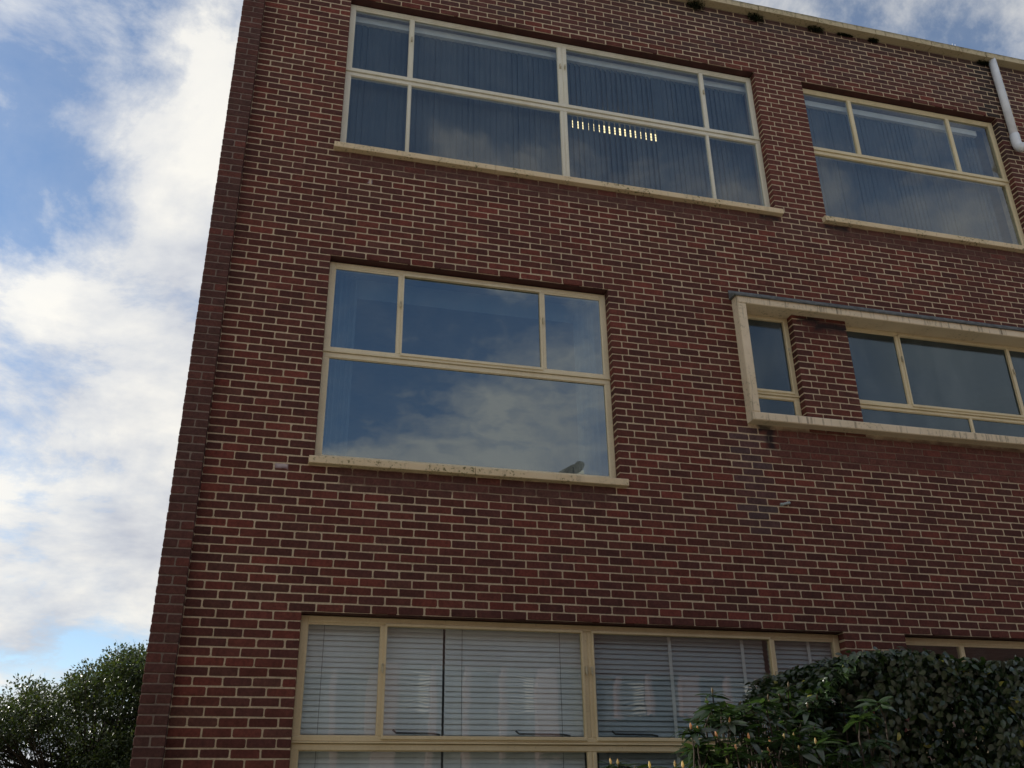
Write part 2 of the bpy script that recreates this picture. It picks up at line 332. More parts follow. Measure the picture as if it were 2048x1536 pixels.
# mortar body with window openings cut out: cells between all opening edges
def wall_body():
    e = 0.004; ops = [(a - e, b + e, c * B - e, d * B + e) for a, b, c, d in OPEN] + [(a - e, b + e, 2.185 - e, 3.475 + e) for a, b in BAYWIN]
    xs = sorted({XL - 0.2, XR} | {v for o in ops for v in o[:2]}); zs = sorted({J0 * B, J1 * B} | {v for o in ops for v in o[2:]})
    def hole(x, z): return any(a < x < b and c < z < d for a, b, c, d in ops)
    b = MB(); y0, y1 = 0.0030, 0.30
    inside = lambda i, k: 0 <= i < len(xs) - 1 and 0 <= k < len(zs) - 1 and not hole((xs[i] + xs[i + 1]) / 2, (zs[k] + zs[k + 1]) / 2)
    for i in range(len(xs) - 1):
        for k in range(len(zs) - 1):
            if not inside(i, k): continue
            X0, X1, Z0, Z1 = xs[i], xs[i + 1], zs[k], zs[k + 1]
            b.add([(X0, y0, Z0), (X1, y0, Z0), (X1, y0, Z1), (X0, y0, Z1)], [(0, 1, 2, 3)])
            b.add([(X0, y1, Z0), (X1, y1, Z0), (X1, y1, Z1), (X0, y1, Z1)], [(3, 2, 1, 0)])
            for (di, dk, q) in ((-1, 0, [(X0, y0, Z0), (X0, y0, Z1), (X0, y1, Z1), (X0, y1, Z0)]), (1, 0, [(X1, y0, Z0), (X1, y1, Z0), (X1, y1, Z1), (X1, y0, Z1)]),
                                (0, -1, [(X0, y0, Z0), (X0, y1, Z0), (X1, y1, Z0), (X1, y0, Z0)]), (0, 1, [(X0, y0, Z1), (X1, y0, Z1), (X1, y1, Z1), (X0, y1, Z1)])):
                if not inside(i + di, k + dk): b.add(q, [(0, 1, 2, 3)])
    return b
wall = kid(wall_body().build('wall', 'mortar'))
PX0, PX1, PY = -1.272, -1.048, -0.110
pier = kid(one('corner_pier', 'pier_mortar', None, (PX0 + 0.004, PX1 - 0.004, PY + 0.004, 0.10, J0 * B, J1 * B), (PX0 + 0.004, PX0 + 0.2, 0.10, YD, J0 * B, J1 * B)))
kid(one('structure_core', 'core', None, (PX0 + 0.2, XR, YD - 0.2, YD, J0 * B, J1 * B), (XR - 0.2, XR, 0.3, YD - 0.2, J0 * B, J1 * B), (PX0 + 0.2, XR - 0.2, 0.3, YD - 0.2, J1 * B - 0.25, J1 * B - 0.03),
        (PX0 + 0.2, XR - 0.2, 0.3, YD - 0.2, 0.42, 0.75), (PX0 + 0.2, XR - 0.2, 0.3, YD - 0.2, 3.9, 4.2)))
kid(one('room_lining', 'room', None, (PX0 + 0.21, XR - 0.21, 5.2, 5.25, J0 * B, 7.7), (5.05, 5.15, 0.31, 5.2, J0 * B, 0.41), (5.05, 5.15, 0.31, 5.2, 4.21, 7.7), (3.3, 3.4, 0.31, 5.2, 0.76, 3.89),
        (PX0 + 0.21, XR - 0.21, 0.31, 5.19, 7.36, 7.40)))

def tones(x, z, onpier=False):
    r = random.random()
    if r < 0.28: c = (0.101, 0.040, 0.032)
    elif r < 0.58: c = (0.124, 0.044, 0.033)
    elif r < 0.82: c = (0.144, 0.047, 0.034)
    elif r < 0.92: c = (0.172, 0.050, 0.036)
    else: c = (0.118, 0.051, 0.038)
    k = random.uniform(0.72, 0.98); c = (c[0] * k * 1.06, c[1] * k, c[2] * k)
    def lerp(c, d, f): return tuple(a + (b - a) * f for a, b in zip(c, d))
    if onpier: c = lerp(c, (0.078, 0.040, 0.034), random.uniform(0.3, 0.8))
    if z > 7.15: c = lerp(c, (0.075, 0.050, 0.048), random.uniform(0.2, 0.6))
    if z > 7.75: c = lerp(c, (0.060, 0.048, 0.045), random.uniform(0.2, 0.6))
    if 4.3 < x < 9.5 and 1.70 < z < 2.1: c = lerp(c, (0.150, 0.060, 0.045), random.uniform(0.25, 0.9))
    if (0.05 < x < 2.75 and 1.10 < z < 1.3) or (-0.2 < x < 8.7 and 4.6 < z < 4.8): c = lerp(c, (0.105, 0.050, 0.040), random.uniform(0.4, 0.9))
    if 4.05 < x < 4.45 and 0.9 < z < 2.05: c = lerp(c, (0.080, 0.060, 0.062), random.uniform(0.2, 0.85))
    if 8.45 < x < 8.7 and z > 6.3: c = lerp(c, (0.030, 0.027, 0.026), random.uniform(0.4, 0.9))
    if 4.95 < x < 5.64 and 4.9 < z < 7.0: c = lerp(c, (0.150, 0.050, 0.038), 0.45)
    return c
def brick_geo(b, x0, x1, z0, z1, y, depth, col, side=None):
    """one brick: eight-cornered worn face, arris, returns; built for a face looking to -Y (or -X when side is given)"""
    cr = random.uniform(0.004, 0.010); ar = 0.0035; j = lambda s=0.0021: random.uniform(-s, s)
    def ring(x0, x1, z0, z1, yy, cr):
        P = [(x0 + cr, z0), (x1 - cr, z0), (x1, z0 + cr), (x1, z1 - cr), (x1 - cr, z1), (x0 + cr, z1), (x0, z1 - cr), (x0, z0 + cr)]
        return [(px + j(), yy, pz + j()) for px, pz in P]
    tilt = random.uniform(-0.0012, 0.0012)
    f = ring(x0 + ar, x1 - ar, z0 + ar, z1 - ar, y, cr); f = [(p[0], p[1] + tilt * (1 if p[2] > (z0 + z1) / 2 else -1) + j(0.0006), p[2]) for p in f]
    mI = ring(x0, x1, z0, z1, y + ar, cr); bk = [(p[0], y + depth, p[2]) for p in mI]
    V = f + mI + bk
    if side: V = [(side + p[1], -p[0], p[2]) for p in V]
    F = [tuple(range(8))] + [(8 + i, 8 + (i + 1) % 8, (i + 1) % 8, i) for i in range(8)] + [(16 + i, 16 + (i + 1) % 8, 8 + (i + 1) % 8, 8 + i) for i in range(8)]
    b.add(V, F, col)
HB, HP = 0.0053, 0.0054           # half bed joint, half perpend
specs = []                        # x0,x1,z0,z1,y,depth,onpier
for jn in range(J0, J1):
    z0, z1 = jn * B, (jn + 1) * B; zc = (z0 + z1) / 2
    spans = [(XL, XR)]
    def cut(spans, a, b): 
        out = []
        for s, e in spans:
            if b <= s or a >= e: out.append((s, e)); continue
            if a > s: out.append((s, a))
            if b < e: out.append((b, e))
        return out
    jam = set()
    for a, b2, c, d in OPEN:
        if c <= jn < d: spans = cut(spans, a, b2); jam |= {a, b2}
    if BAY[2] - 0.03 < zc < BAY[3] + 0.03:
        spans = cut(spans, BAY[0], BAY[1])
        if zc < 3.5: spans += [(4.95, 5.625), (8.60, 9.275)]; jam |= {4.95, 5.625, 8.60, 9.275}
    for k, xj in ((17, (-0.165, 2.855)), (63, (-0.175, 5.03)), (63, (5.575, 8.68)), (63, (9.2, 11.7))):
        if jn == k: spans = cut(spans, xj[0], xj[1])
    ph = 0.0 if jn % 2 == 0 else 0.5
    for s, e in spans:
        js = [s]; k = math.ceil(s / A - ph + 1e-6)
        while (k + ph) * A < e - 1e-6:
            js.append((k + ph) * A); k += 1
        js.append(e)
        if len(js) > 3 and js[1] - js[0] < 0.2 * A: js.pop(1)
        if len(js) > 3 and js[1] - js[0] < 0.38 * A: js[1] = js[0] + 0.5 * A
        if len(js) > 3 and js[-1] - js[-2] < 0.2 * A: js.pop(-2)
        if len(js) > 3 and js[-1] - js[-2] < 0.38 * A: js[-2] = js[-1] - 0.5 * A
        if len(js) == 3 and min(js[1] - js[0], js[2] - js[1]) < 0.3 * A: js.pop(1)
        for q in range(len(js) - 1):
            l = js[q] + (HP if q > 0 else 0.0) + random.uniform(-.0012, .0012) * (q > 0); r = js[q + 1] - (HP if q < len(js) - 2 else 0.0)
            onj = (q == 0 and js[0] in jam) or (q == len(js) - 2 and js[-1] in jam)
            specs.append((l, r, z0 + HB + random.uniform(-.0012, .0012), z1 - HB + random.uniform(-.0012, .0012), random.uniform(-0.0016, 0.0016), 0.135 if onj else 0.03, False))
    # corner pier: one stretcher, then two headers
    zz = (z0 + HB, z1 - HB)
    if jn % 2: specs.append((PX0, PX1, *zz, PY + random.uniform(-.002, .002), 0.108, True))
    else:
        mx = (PX0 + PX1) / 2 + 0.004
        specs.append((PX0, mx - HP, *zz, PY + random.uniform(-.002, .002), 0.108, True)); specs.append((mx + HP, PX1, *zz, PY + random.uniform(-.002, .002), 0.108, True))
def screen(s):
    a = project((s[0], s[4], s[2])); b2 = project((s[1], s[4], s[3]))
    cx, cy = (a[0] + b2[0]) / 2, (a[1] + b2[1]) / 2
    return abs(b2[0] - a[0]) * abs(a[1] - b2[1]) if (-5 < cx < 2053 and -5 < cy < 1541) else 0
order = sorted(range(len(specs)), key=lambda i: -screen(specs[i])); single = set(order[:300])
jw, jp = MB(), MB()
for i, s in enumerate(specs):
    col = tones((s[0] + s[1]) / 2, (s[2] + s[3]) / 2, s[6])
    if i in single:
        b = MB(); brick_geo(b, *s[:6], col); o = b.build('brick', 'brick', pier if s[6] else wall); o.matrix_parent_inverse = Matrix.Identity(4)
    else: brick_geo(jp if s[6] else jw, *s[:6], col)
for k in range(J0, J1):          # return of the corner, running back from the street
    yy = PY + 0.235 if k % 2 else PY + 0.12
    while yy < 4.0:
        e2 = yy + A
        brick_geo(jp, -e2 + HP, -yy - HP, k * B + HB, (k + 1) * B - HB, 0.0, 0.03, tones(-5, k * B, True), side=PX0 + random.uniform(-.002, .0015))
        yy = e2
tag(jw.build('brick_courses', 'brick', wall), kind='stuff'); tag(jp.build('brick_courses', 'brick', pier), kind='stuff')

# coping stones along the parapet
coping = kid(one('coping', 'core', None, (XL - 0.2, XR, 0.0, 0.28, 8.003, 8.05)))
cx = [8.62 + 0.876 * k for k in range(-12, 5)]
cx[0] = PX0 - 0.02
for a, b2 in zip(cx[:-1], cx[1:]):
    q = MB(); h = random.uniform(-0.002, 0.002); g = 0.005
    poly = [(-0.112 + h, 8.006), (-0.112 + h, 8.098), (-0.100, 8.108), (0.32, 8.14), (0.32, 8.006)]
    q.prism(poly, 'x', a + g, b2 - g); o = q.build('coping_stone', 'coping', coping)
for i, (x, w, d, hh) in enumerate(((5.11, 0.15, 0.07, 0.085), (6.00, 0.16, 0.06, 0.06), (6.88, 0.10, 0.05, 0.035), (4.25, 0.16, 0.09, 0.09), (8.64, 0.13, 0.05, 0.04), (6.45, 0.16, 0.03, 0.02))):
    b = MB(); cl = lambda k: max(-1.8, min(1.8, random.gauss(0, 1))) * k
    for k in range(520):
        p = Vector((x + cl(w * 0.38), -0.002 - abs(cl(d * 0.5)), 7.998 - abs(cl(hh * 0.6)))); s = random.uniform(0.008, 0.022)
        u = Vector((random.gauss(0, 1), random.gauss(-0.3, 1), random.gauss(-0.8, 1))).normalized(); v = u.orthogonal().normalized()
        b.add([tuple(p - u * s), tuple(p + v * s * .4), tuple(p + u * s), tuple(p - v * s * .4)], [(0, 1, 2, 3)], (0.032, 0.040, 0.018))
    o = b.build('moss_tuft', 'moss')
    tag(o, ['dark fern tuft under the coping above the first pier', 'dark moss tuft under the coping above the three-light top window', 'sparse moss under a coping joint above the middle of that window', 'bushy dark fern tuft under the coping above the wide top window', 'damp moss in the coping joint at the white downpipe', 'thin line of moss on brick between two coping joints'][i], 'moss', 'moss under the coping')
spk = MB()
for dx in (0.0, 0.045): spk.tube([(8.16 + dx, -0.03, 8.10), (8.16 + dx, -0.05, 8.20)], 0.004, 5)
tag(spk.build('bird_spike', 'pvc'), 'pair of tiny white prongs standing on the coping', 'spike')

# ------------------------------------------------------------------ windows
def gusset(b, x0, x1, z0, z1, y, s=0.016, d=0.006):
    for (x, z, sx, sz) in ((x0, z0, 1, 1), (x1, z0, -1, 1), (x0, z1, 1, -1), (x1, z1, -1, -1)):
        b.prism([(x, z), (x + sx * s, z), (x, z + sz * s)] if sx * sz > 0 else [(x, z), (x, z + sz * s), (x + sx * s, z)], 'y', y, y + d)
FY = 0.094
def window(name_label, x0, x1, H, sill, paint, ups, lows, sashes=(), glassm='glass', wide=(), fr=0.062, latch=(), ut=0.068, ub=0.955, lt=1.065, lb=0.062):
    """steel window between x0..x1, head H; ups/lows are mullion centres of the upper and lower lights"""
    w = MB()
    w.bevbox(x0, x0 + fr, FY, FY + 0.06, sill, H - 0.002, 0.005); w.bevbox(x1 - fr, x1, FY, FY + 0.06, sill, H - 0.002, 0.005)
    w.bevbox(x0 + fr, x1 - fr, FY + 0.001, FY + 0.06, H - ut + 0.012, H - 0.002, 0.005)
    w.bevbox(x0 + fr, x1 - fr, FY + 0.008, FY + 0.058, H - ut, H - ut + 0.014, 0.003)
    w.bevbox(x0 + fr, x1 - fr, FY + 0.001, FY + 0.06, sill, sill + lb, 0.005)
    win = kid(w.build('window', paint)); win['label'] = name_label
    t = MB()
    zt = H - ub
    t.bevbox(x0 + 0.004, x1 - 0.004, FY - 0.006, FY + 0.055, zt - 0.042, zt, 0.004)
    t.bevbox(x0 - 0.0, x1 - 0.0, FY - 0.018, FY + 0.05, zt - 0.058, zt - 0.044, 0.003)
    t.bevbox(x0 + 0.004, x1 - 0.004, FY - 0.002, FY + 0.055, H - lt, zt - 0.060, 0.004)
    t.build('transom', paint, win)
    def bars(cs, za, zb, low):
        e = [x0 + fr]
        for c in cs:
            hw = (0.054 if c in wide else (0.016 if low and c not in sashes else 0.025)); 
            if low and c in wide: hw = 0.038
            mm = MB()
            if c in wide:
                mm.bevbox(c - hw, c - 0.006, FY - 0.001, FY + 0.05, za, zb, 0.004); mm.bevbox(c + 0.006, c + hw, FY - 0.001, FY + 0.05, za, zb, 0.004); mm.box(c - 0.006, c + 0.006, FY + 0.006, FY + 0.05, za, zb)
            else: mm.bevbox(c - hw, c + hw, FY - 0.002, FY + 0.05, za, zb, 0.004)
            mm.build('mullion', paint, win); e += [c - hw, c + hw]
        e.append(x1 - fr); return [(e[i], e[i + 1]) for i in range(0, len(e), 2)]
    up = bars(ups, H - ub, H - ut, False); lo = bars(lows, sill + lb * 0.5, H - lt, True) if lows is not None else []
    for (cells, za, zb) in ((up, H - ub, H - ut), (lo, sill + lb - 0.0, H - lt)):
        for q, (a, b2) in enumerate(cells):
            p = MB(); p.box(a - 0.004, b2 + 0.004, FY + 0.018, FY + 0.022, za - 0.004, zb + 0.004)
            ka, kb = random.uniform(-1, 1) * min(0.0045, 0.004 / (b2 - a)), random.uniform(-1, 1) * 0.004     # panes never sit quite true
            p.v = [(x, y + ka * (x - (a + b2) / 2) + kb * (z - (za + zb) / 2), z) for x, y, z in p.v]
            p.build('pane', glassm, win)
            g = MB(); gusset(g, a, b2, za, zb, FY + 0.006)
            # putty line
            for (c0, c1, d0, d1) in ((a, b2, za, za + 0.006), (a, b2, zb - 0.006, zb), (a, a + 0.006, za, zb), (b2 - 0.006, b2, za, zb)): g.box(c0, c1, FY + 0.009, FY + 0.0175, d0, d1)
            g.build('glazing_bead', paint, win)
            if zb > H - 0.5 and q in sashes:
                s = MB(); w2 = 0.020; y0, y1 = FY - 0.014, FY - 0.003
                s.bevbox(a - 0.012, b2 + 0.012, y0, y1, zb - 0.004, zb + w2, 0.003); s.bevbox(a - 0.012, b2 + 0.012, y0 - 0.004, y1, za - w2 - 0.006, za + 0.003, 0.003)
                s.bevbox(a - 0.016, a + 0.004, y0 + 0.001, y1, za, zb, 0.003); s.bevbox(b2 - 0.004, b2 + 0.016, y0 + 0.001, y1, za, zb, 0.003)
                s.build('sash', paint, win)
    for (lx, lz) in latch:
        l = MB(); l.bevbox(lx - 0.008, lx + 0.008, FY - 0.026, FY - 0.002, lz - 0.03, lz + 0.03, 0.003); l.bevbox(lx - 0.004, lx + 0.004, FY - 0.032, FY - 0.024, lz - 0.05, lz - 0.01, 0.002)
        l.build('latch', 'brass', win)
    return win
def sill_of(x0, x1, z0, z1, joints, label):
    b = MB(); b.box(x0 + 0.05, x1 - 0.05, 0.02, 0.15, z0 + 0.004, z1 - 0.006); s = kid(b.build('window_sill', 'sill')); s['label'] = label
    e = [x0] + joints + [x1]
    for a, c in zip(e[:-1], e[1:]):
        q = MB(); g = 0.0025
        q.prism([(-0.058, z0 + 0.003), (-0.062, z0 + 0.008), (-0.062, z1 - 0.012), (-0.056, z1 - 0.004), (0.16, z1 + 0.008), (0.16, z0 + 0.003)], 'x', a + g, c - g)
        q.build('sill_block', 'sill', s)
def lintel(x0, x1, z):
    kid(one('lintel', 'lintel', None, (x0 - 0.001, x1 + 0.001, 0.012, 0.16, z - 0.003, z + 0.006)))
def latchz(H): return H - 0.40
Hb, Hm, Ht = 0.0, 46 * B, 92 * B
wb = window('wide buff-painted ground-floor window with venetian blinds', -0.115, 4.965, Hb - 0.006, -28 * B, 'buff', [0.585, 2.41, 4.245], [2.41], (1, 2), 'glass', (2.41,), latch=((0.585, -0.42), (2.385, -0.40), (2.437, -0.40), (4.245, -0.40)))
wn = window('buff ground-floor window half hidden by the clipped hedge', 5.64, 8.60, Hb - 0.006, -28 * B, 'buff', [6.34, 7.86], [], (), 'glass', (), latch=())
wm = window('cream first-floor window whose clear glass mirrors the sky', -0.115, 2.79, Hm - 0.012, 18 * B, 'cream', [0.608, 2.085], [], (1,), 'glass_clean', (), latch=((0.608, Hm - 0.42), (2.087, Hm - 0.42)))
wt = window('wide off-white top-floor window with closed vertical blinds', -0.115, 4.965, Ht - 0.012, 64 * B, 'white', [0.605, 2.43, 4.265], [0.607, 2.42, 4.25], (), 'glass', (2.43, 2.42), latch=((0.607, Ht - 0.40), (2.40, Ht - 0.40), (2.46, Ht - 0.40), (4.27, Ht - 0.40)))
wr = window('straw-coloured three-light top-floor window with dark blinds', 5.64, 8.60, Ht - 0.012, 64 * B, 'straw', [6.375, 7.87], [], (), 'glass', (), latch=())
wf = window('top-floor window beyond the white downpipe', 9.28, 11.6, Ht - 0.012, 64 * B, 'straw', [10.4], [], (), 'glass', ())
wg = window('ground-floor window behind the far end of the hedge', 9.28, 11.6, Hb - 0.006, -28 * B, 'buff', [10.4], [], (), 'glass', ())
bw = dict(ut=0.052, ub=0.92, lt=1.015, lb=0.03)
w1 = window('narrow light beside the brick pier inside the concrete surround', 4.335, 4.95, 3.474, 2.185, 'straw', [], [], (0,), 'frost', (), latch=((4.905, 3.06),), **bw)
w2 = window('long first-floor window with clouded glass inside the concrete surround', 5.625, 8.60, 3.474, 2.185, 'straw', [6.345, 7.85], [7.1], (1,), 'frost', (), latch=((6.345, 3.12), (7.85, 3.12)), **bw)
w3 = window('end light of the concrete surround past the long window', 9.275, 9.80, 3.474, 2.185, 'straw', [], [], (), 'frost', (), **bw)
sill_of(-0.165, 2.855, 17 * B, 18 * B, [1.345], 'cream sill with olive lichen under the first-floor window')
sill_of(-0.175, 5.03, 63 * B, 64 * B, [1.56, 3.30], 'long cream sill in three lengths under the wide top-floor window')
sill_of(5.575, 8.68, 63 * B, 64 * B, [7.1], 'cream sill with grey stains under the three-light top-floor window')
sill_of(9.2, 11.7, 63 * B, 64 * B, [], 'cream sill beyond the downpipe')
for a, b2, c, d in OPEN: lintel(a, b2, d * B)

# concrete surround of the long first-floor window
sur = empty('window_surround', (BAY[0], 0, BAY[2])); kid(sur); sur['label'] = 'projecting cream concrete frame around the long first-floor window'
def skid(o): o.parent = sur; o.matrix_parent_inverse = (Matrix.Translation((0, 0, -GZ)) @ Matrix.Identity(4)).inverted() @ Matrix.Identity(4); return o
def sbox(name, m, *boxes, bev=0.008):
    b = MB()
    off = Vector((BAY[0], 0, BAY[2]))
    for q in boxes: b.bevbox(q[0] - off.x, q[1] - off.x, q[2], q[3], q[4] - off.z, q[5] - off.z, bev)
    o = b.build(name, m); o.parent = sur; return o
BX0, BX1, BZ0, BZ1 = BAY; SY = -0.122
sbox('head_slab', 'bay', (BX0, 6.10, SY, 0.16, 3.474, BZ1)); sbox('head_slab', 'bay', (6.103, BX1, SY, 0.16, 3.474, BZ1))
sbox('jamb_slab', 'bay', (BX0, 4.335, SY + 0.0015, 0.16, 2.186, 3.473)); sbox('jamb_slab', 'bay', (9.80, BX1, SY + 0.0015, 0.16, 2.186, 3.473))
sbox('base_slab', 'bay', (BX0, BX1, SY, 0.16, BZ0, 2.185))
fl = MB(); o3 = Vector((BX0, 0, BZ1))
prof = [(SY - 0.018, -0.012), (SY - 0.022, 0.004), (-0.02, 0.075), (0.0, 0.125), (0.012, 0.125), (0.012, 0.002), (SY - 0.012, 0.0012)]
fl.prism([(y, z + BZ1 - BZ0) for y, z in prof], 'x', -0.03, 2.6); fl.prism([(y, z + BZ1 - BZ0 + 0.002) for y, z in prof], 'x', 2.56, BX1 - BX0 + 0.03)
fo = fl.build('flashing', 'lead'); fo.parent = sur

# downpipe with shoe, and stub pipe
pl = MB(); pl.tube([(8.755, -0.062, 8.02), (8.755, -0.062, 7.4), (8.748, -0.062, 6.62)], 0.052, 20)
dp = kid(pl.build('downpipe', 'pvc', None, True)); dp['label'] = 'short white plastic downpipe below the coping'
sh = MB(); sh.tube([(8.748, -0.062, 6.69), (8.748, -0.062, 6.55), (8.748, -0.075, 6.49), (8.748, -0.105, 6.445), (8.748, -0.15, 6.43)], [0.062, 0.062, 0.062, 0.061, 0.060], 20)
sh.build('shoe', 'pvc', dp, True).matrix_parent_inverse = Matrix.Identity(4)
stb = MB(); stb.tube([(4.585, 0.03, 1.262), (4.572, -0.02, 1.256), (4.47, -0.055, 1.222)], [0.020, 0.015, 0.013], 10); stb.tube([(4.472, -0.0545, 1.2227), (4.455, -0.060, 1.217)], 0.017, 10)
so2 = kid(stb.build('overflow_pipe', 'zinc', None, True)); so2['label'] = 'small grey overflow pipe stub poking from the brick'

# ------------------------------------------------------------------ blinds, curtains and the lamp
def venetian(x0, x1, z1, z0, tilt, tapes, label, y=0.190, mt='venetian', pitch=0.044):
    root = empty('venetian_blind', ((x0 + x1) / 2, y, z0)); tag(root, label, 'blind', 'venetian blinds of the ground floor')
    h = one('head_rail', 'rail', None, (x0 - (x0 + x1) / 2, x1 - (x0 + x1) / 2, -0.02, 0.02, z1 - z0 - 0.03, z1 - z0)); h.parent = root
    L = (x1 - x0) / 2; b = MB(); wd = 0.0262
    pts = [(-wd, -0.0), (-wd * 0.4, 0.0035), (wd * 0.4, 0.0035), (wd, 0.0)]
    ca, sa = math.cos(tilt), math.sin(tilt); pr = [(p[0] * ca - p[1] * sa, p[0] * sa + p[1] * ca) for p in pts]
    V = [(-L, p[0], p[1]) for p in pr] + [(L, p[0], p[1]) for p in pr]
    b.add(V, [(i, i + 1, 5 + i, 4 + i) for i in range(3)]); me = b.mesh('slat', mt, True)
    z = z1 - z0 - 0.06
    while z > 0.02:
        o = bpy.data.objects.new('slat', me); COL.objects.link(o); o.parent = root; o.location = (0, random.uniform(-.002, .002), z + random.uniform(-.0015, .0015)); o.rotation_euler = (random.gauss(0, .05), random.gauss(0, .0018), 0); z -= pitch
    for tx, tw, tm in tapes:
        q = one('ladder_tape', tm, None, (tx - (x0 + x1) / 2 - tw / 2, tx - (x0 + x1) / 2 + tw / 2, -0.030, -0.028, 0, z1 - z0 - 0.03)); q.parent = root
venetian(-0.10, 1.115, -0.02, -2.05, R(72), [(0.09, 0.004, 'lead')], 'grey venetian blind behind the narrow light by the building corner')
venetian(1.135, 2.37, -0.02, -2.05, R(72), [(1.28, 0.004, 'lead'), (2.17, 0.004, 'lead')], 'grey venetian blind running up to the centre mullion')
venetian(2.50, 4.19, -0.02, -1.42, R(66), [(3.23, 0.032, 'rail'), (3.965, 0.032, 'rail')], 'blue-grey venetian blind with two white ladder tapes', mt='venetian_blue')
venetian(4.24, 4.93, -0.02, -1.42, R(64), [(4.665, 0.032, 'rail')], 'narrow venetian blind beside the pier, half behind the hedge', mt='venetian_blue')
def vertical(x0, x1, z0, z1, label, ang):
    root = empty('vertical_blind', ((x0 + x1) / 2, 0.24, z0)); tag(root, label, 'blind', 'vertical blinds of the top floor'); c = (x0 + x1) / 2
    h = one('head_rail', 'rail', None, (x0 - c, x1 - c, -0.045, 0.03, z1 - z0 - 0.085, z1 - z0)); h.parent = root
    b = MB(); w = 0.0330; b.add([(-w, 0.003, 0), (0, -0.003, 0), (w, 0.003, 0), (-w, 0.003, z1 - z0 - 0.06), (0, -0.003, z1 - z0 - 0.06), (w, 0.003, z1 - z0 - 0.06)], [(0, 1, 4, 3), (1, 2, 5, 4)]); me = b.mesh('slat', 'vblind', False)
    x = x0 + 0.03
    while x < x1:
        o = bpy.data.objects.new('slat', me); COL.objects.link(o); o.parent = root; o.location = (x - c, random.uniform(-.002, .002), random.uniform(-.004, .004)); o.rotation_euler = (0, 0, R(19) + random.gauss(0, 0.20) if 2.44 < x < 3.66 else ang + random.gauss(0, 0.09)); x += 0.0665
vertical(-0.08, 4.93, 4.92, 6.93, 'dark vertical blind across the wide top-floor window', R(8))
vertical(5.67, 8.40, 4.92, 6.90, 'dark vertical blind behind the three-light top-floor window', R(4))
def curtain(x0, x1, z0, z1, y, label, folds):
    b = MB(); n = folds * 8; V = []
    for k in range(n + 1):
        x = x0 + (x1 - x0) * k / n; yy = y + 0.022 * math.sin(k / 8 * 2 * math.pi) + 0.006 * math.sin(k * 1.7)
        V += [(x, yy, z0), (x + 0.006 * math.sin(k), yy, z1)]
    b.add(V, [(2 * k, 2 * k + 2, 2 * k + 3, 2 * k + 1) for k in range(n)])
    o = b.build('curtain', 'curtain', None, True); md = o.modifiers.new('cloth', 'SOLIDIFY'); md.thickness = 0.003
    tag(o, label, 'curtain', 'curtains of the first-floor window')
curtain(-0.02, 0.185, 1.36, 3.44, 0.25, 'pale curtain drawn back at the jamb nearest the building corner', 4)
curtain(2.47, 2.70, 1.36, 3.44, 0.25, 'pale curtain drawn back at the jamb towards the concrete surround', 4)
tag(one('roller_blind', 'curtain', None, (0.0, 2.68, 0.30, 0.305, 3.22, 3.44)), 'pale roller blind rolled up at the head of the first-floor window', 'blind')
lamp = empty('ceiling_lamp', (3.735, 1.8, 7.33)); tag(lamp, 'lit fluorescent ceiling lamp glimpsed between the top-floor blind slats', 'lamp')
hs = one('housing', 'lead', None, (-0.68, 0.68, -0.16, 0.16, -0.02, 0.028)); hs.parent = lamp
for dz, dy in ((-0.070, -0.10), (-0.115, -0.10), (-0.160, -0.10)):
    tb = MB(); tb.tube([(-0.655, dy, dz), (0.655, dy, dz)], 0.014, 8); o = tb.build('tube', 'tube', None, True); o.parent = lamp
for x in (-0.67, 0.67):
    o = one('end_cap', 'lead', None, (x - 0.008, x + 0.008, -0.15, 0.0, -0.185, -0.03)); o.parent = lamp
for (xa, xb, z) in ((0.70, 1.10, -0.93), (1.75, 2.24, -0.93), (2.62, 3.05, -0.925)):
    b = MB(); b.tube([(xa, 0.15, z + 0.025), (xa + 0.03, 0.15, z), (xb - 0.06, 0.155, z - 0.002), (xb, 0.16, z - 0.012)], 0.008, 6)
    o = b.build('window_stay', 'black', wb, True); o.matrix_parent_inverse = Matrix.Identity(4)

# ------------------------------------------------------------------ leaves
def leaf_mesh(name, L, Wd, col, m, droop=0.25, fold=0.22, seg=4):
    b = MB(); V = []; 
    for i in range(seg + 1):
        t = i / seg; w = Wd * math.sin(math.pi * min(1, 0.06 + t * 0.94)) ** 0.75 * (1 - 0.25 * t) if 0 < i < seg else Wd * (0.10 if i == 0 else 0.02)
        x = L * t; z = -droop * L * t * t
        V += [(x, -w, z + fold * w), (x, 0, z), (x, w, z + fold * w)]
    F = []
    for i in range(seg):
        a = 3 * i; F += [(a, a + 3, a + 4, a + 1), (a + 1, a + 4, a + 5, a + 2)]
    b.add(V, F, col); return b, b.mesh(name, m, True)
def put(b, lb, M, col):
    b.add([tuple(M @ Vector(v)) for v in lb.v], lb.f, col)
def frame_from(d, up, roll=0.0):
    d = d.normalized(); s = up.cross(d)
    if s.length < 1e-4: s = Vector((0, 1, 0))
    s.normalize(); u = d.cross(s); M = Matrix((d, s, u)).transposed(); return M @ Matrix.Rotation(roll, 3, 'X')

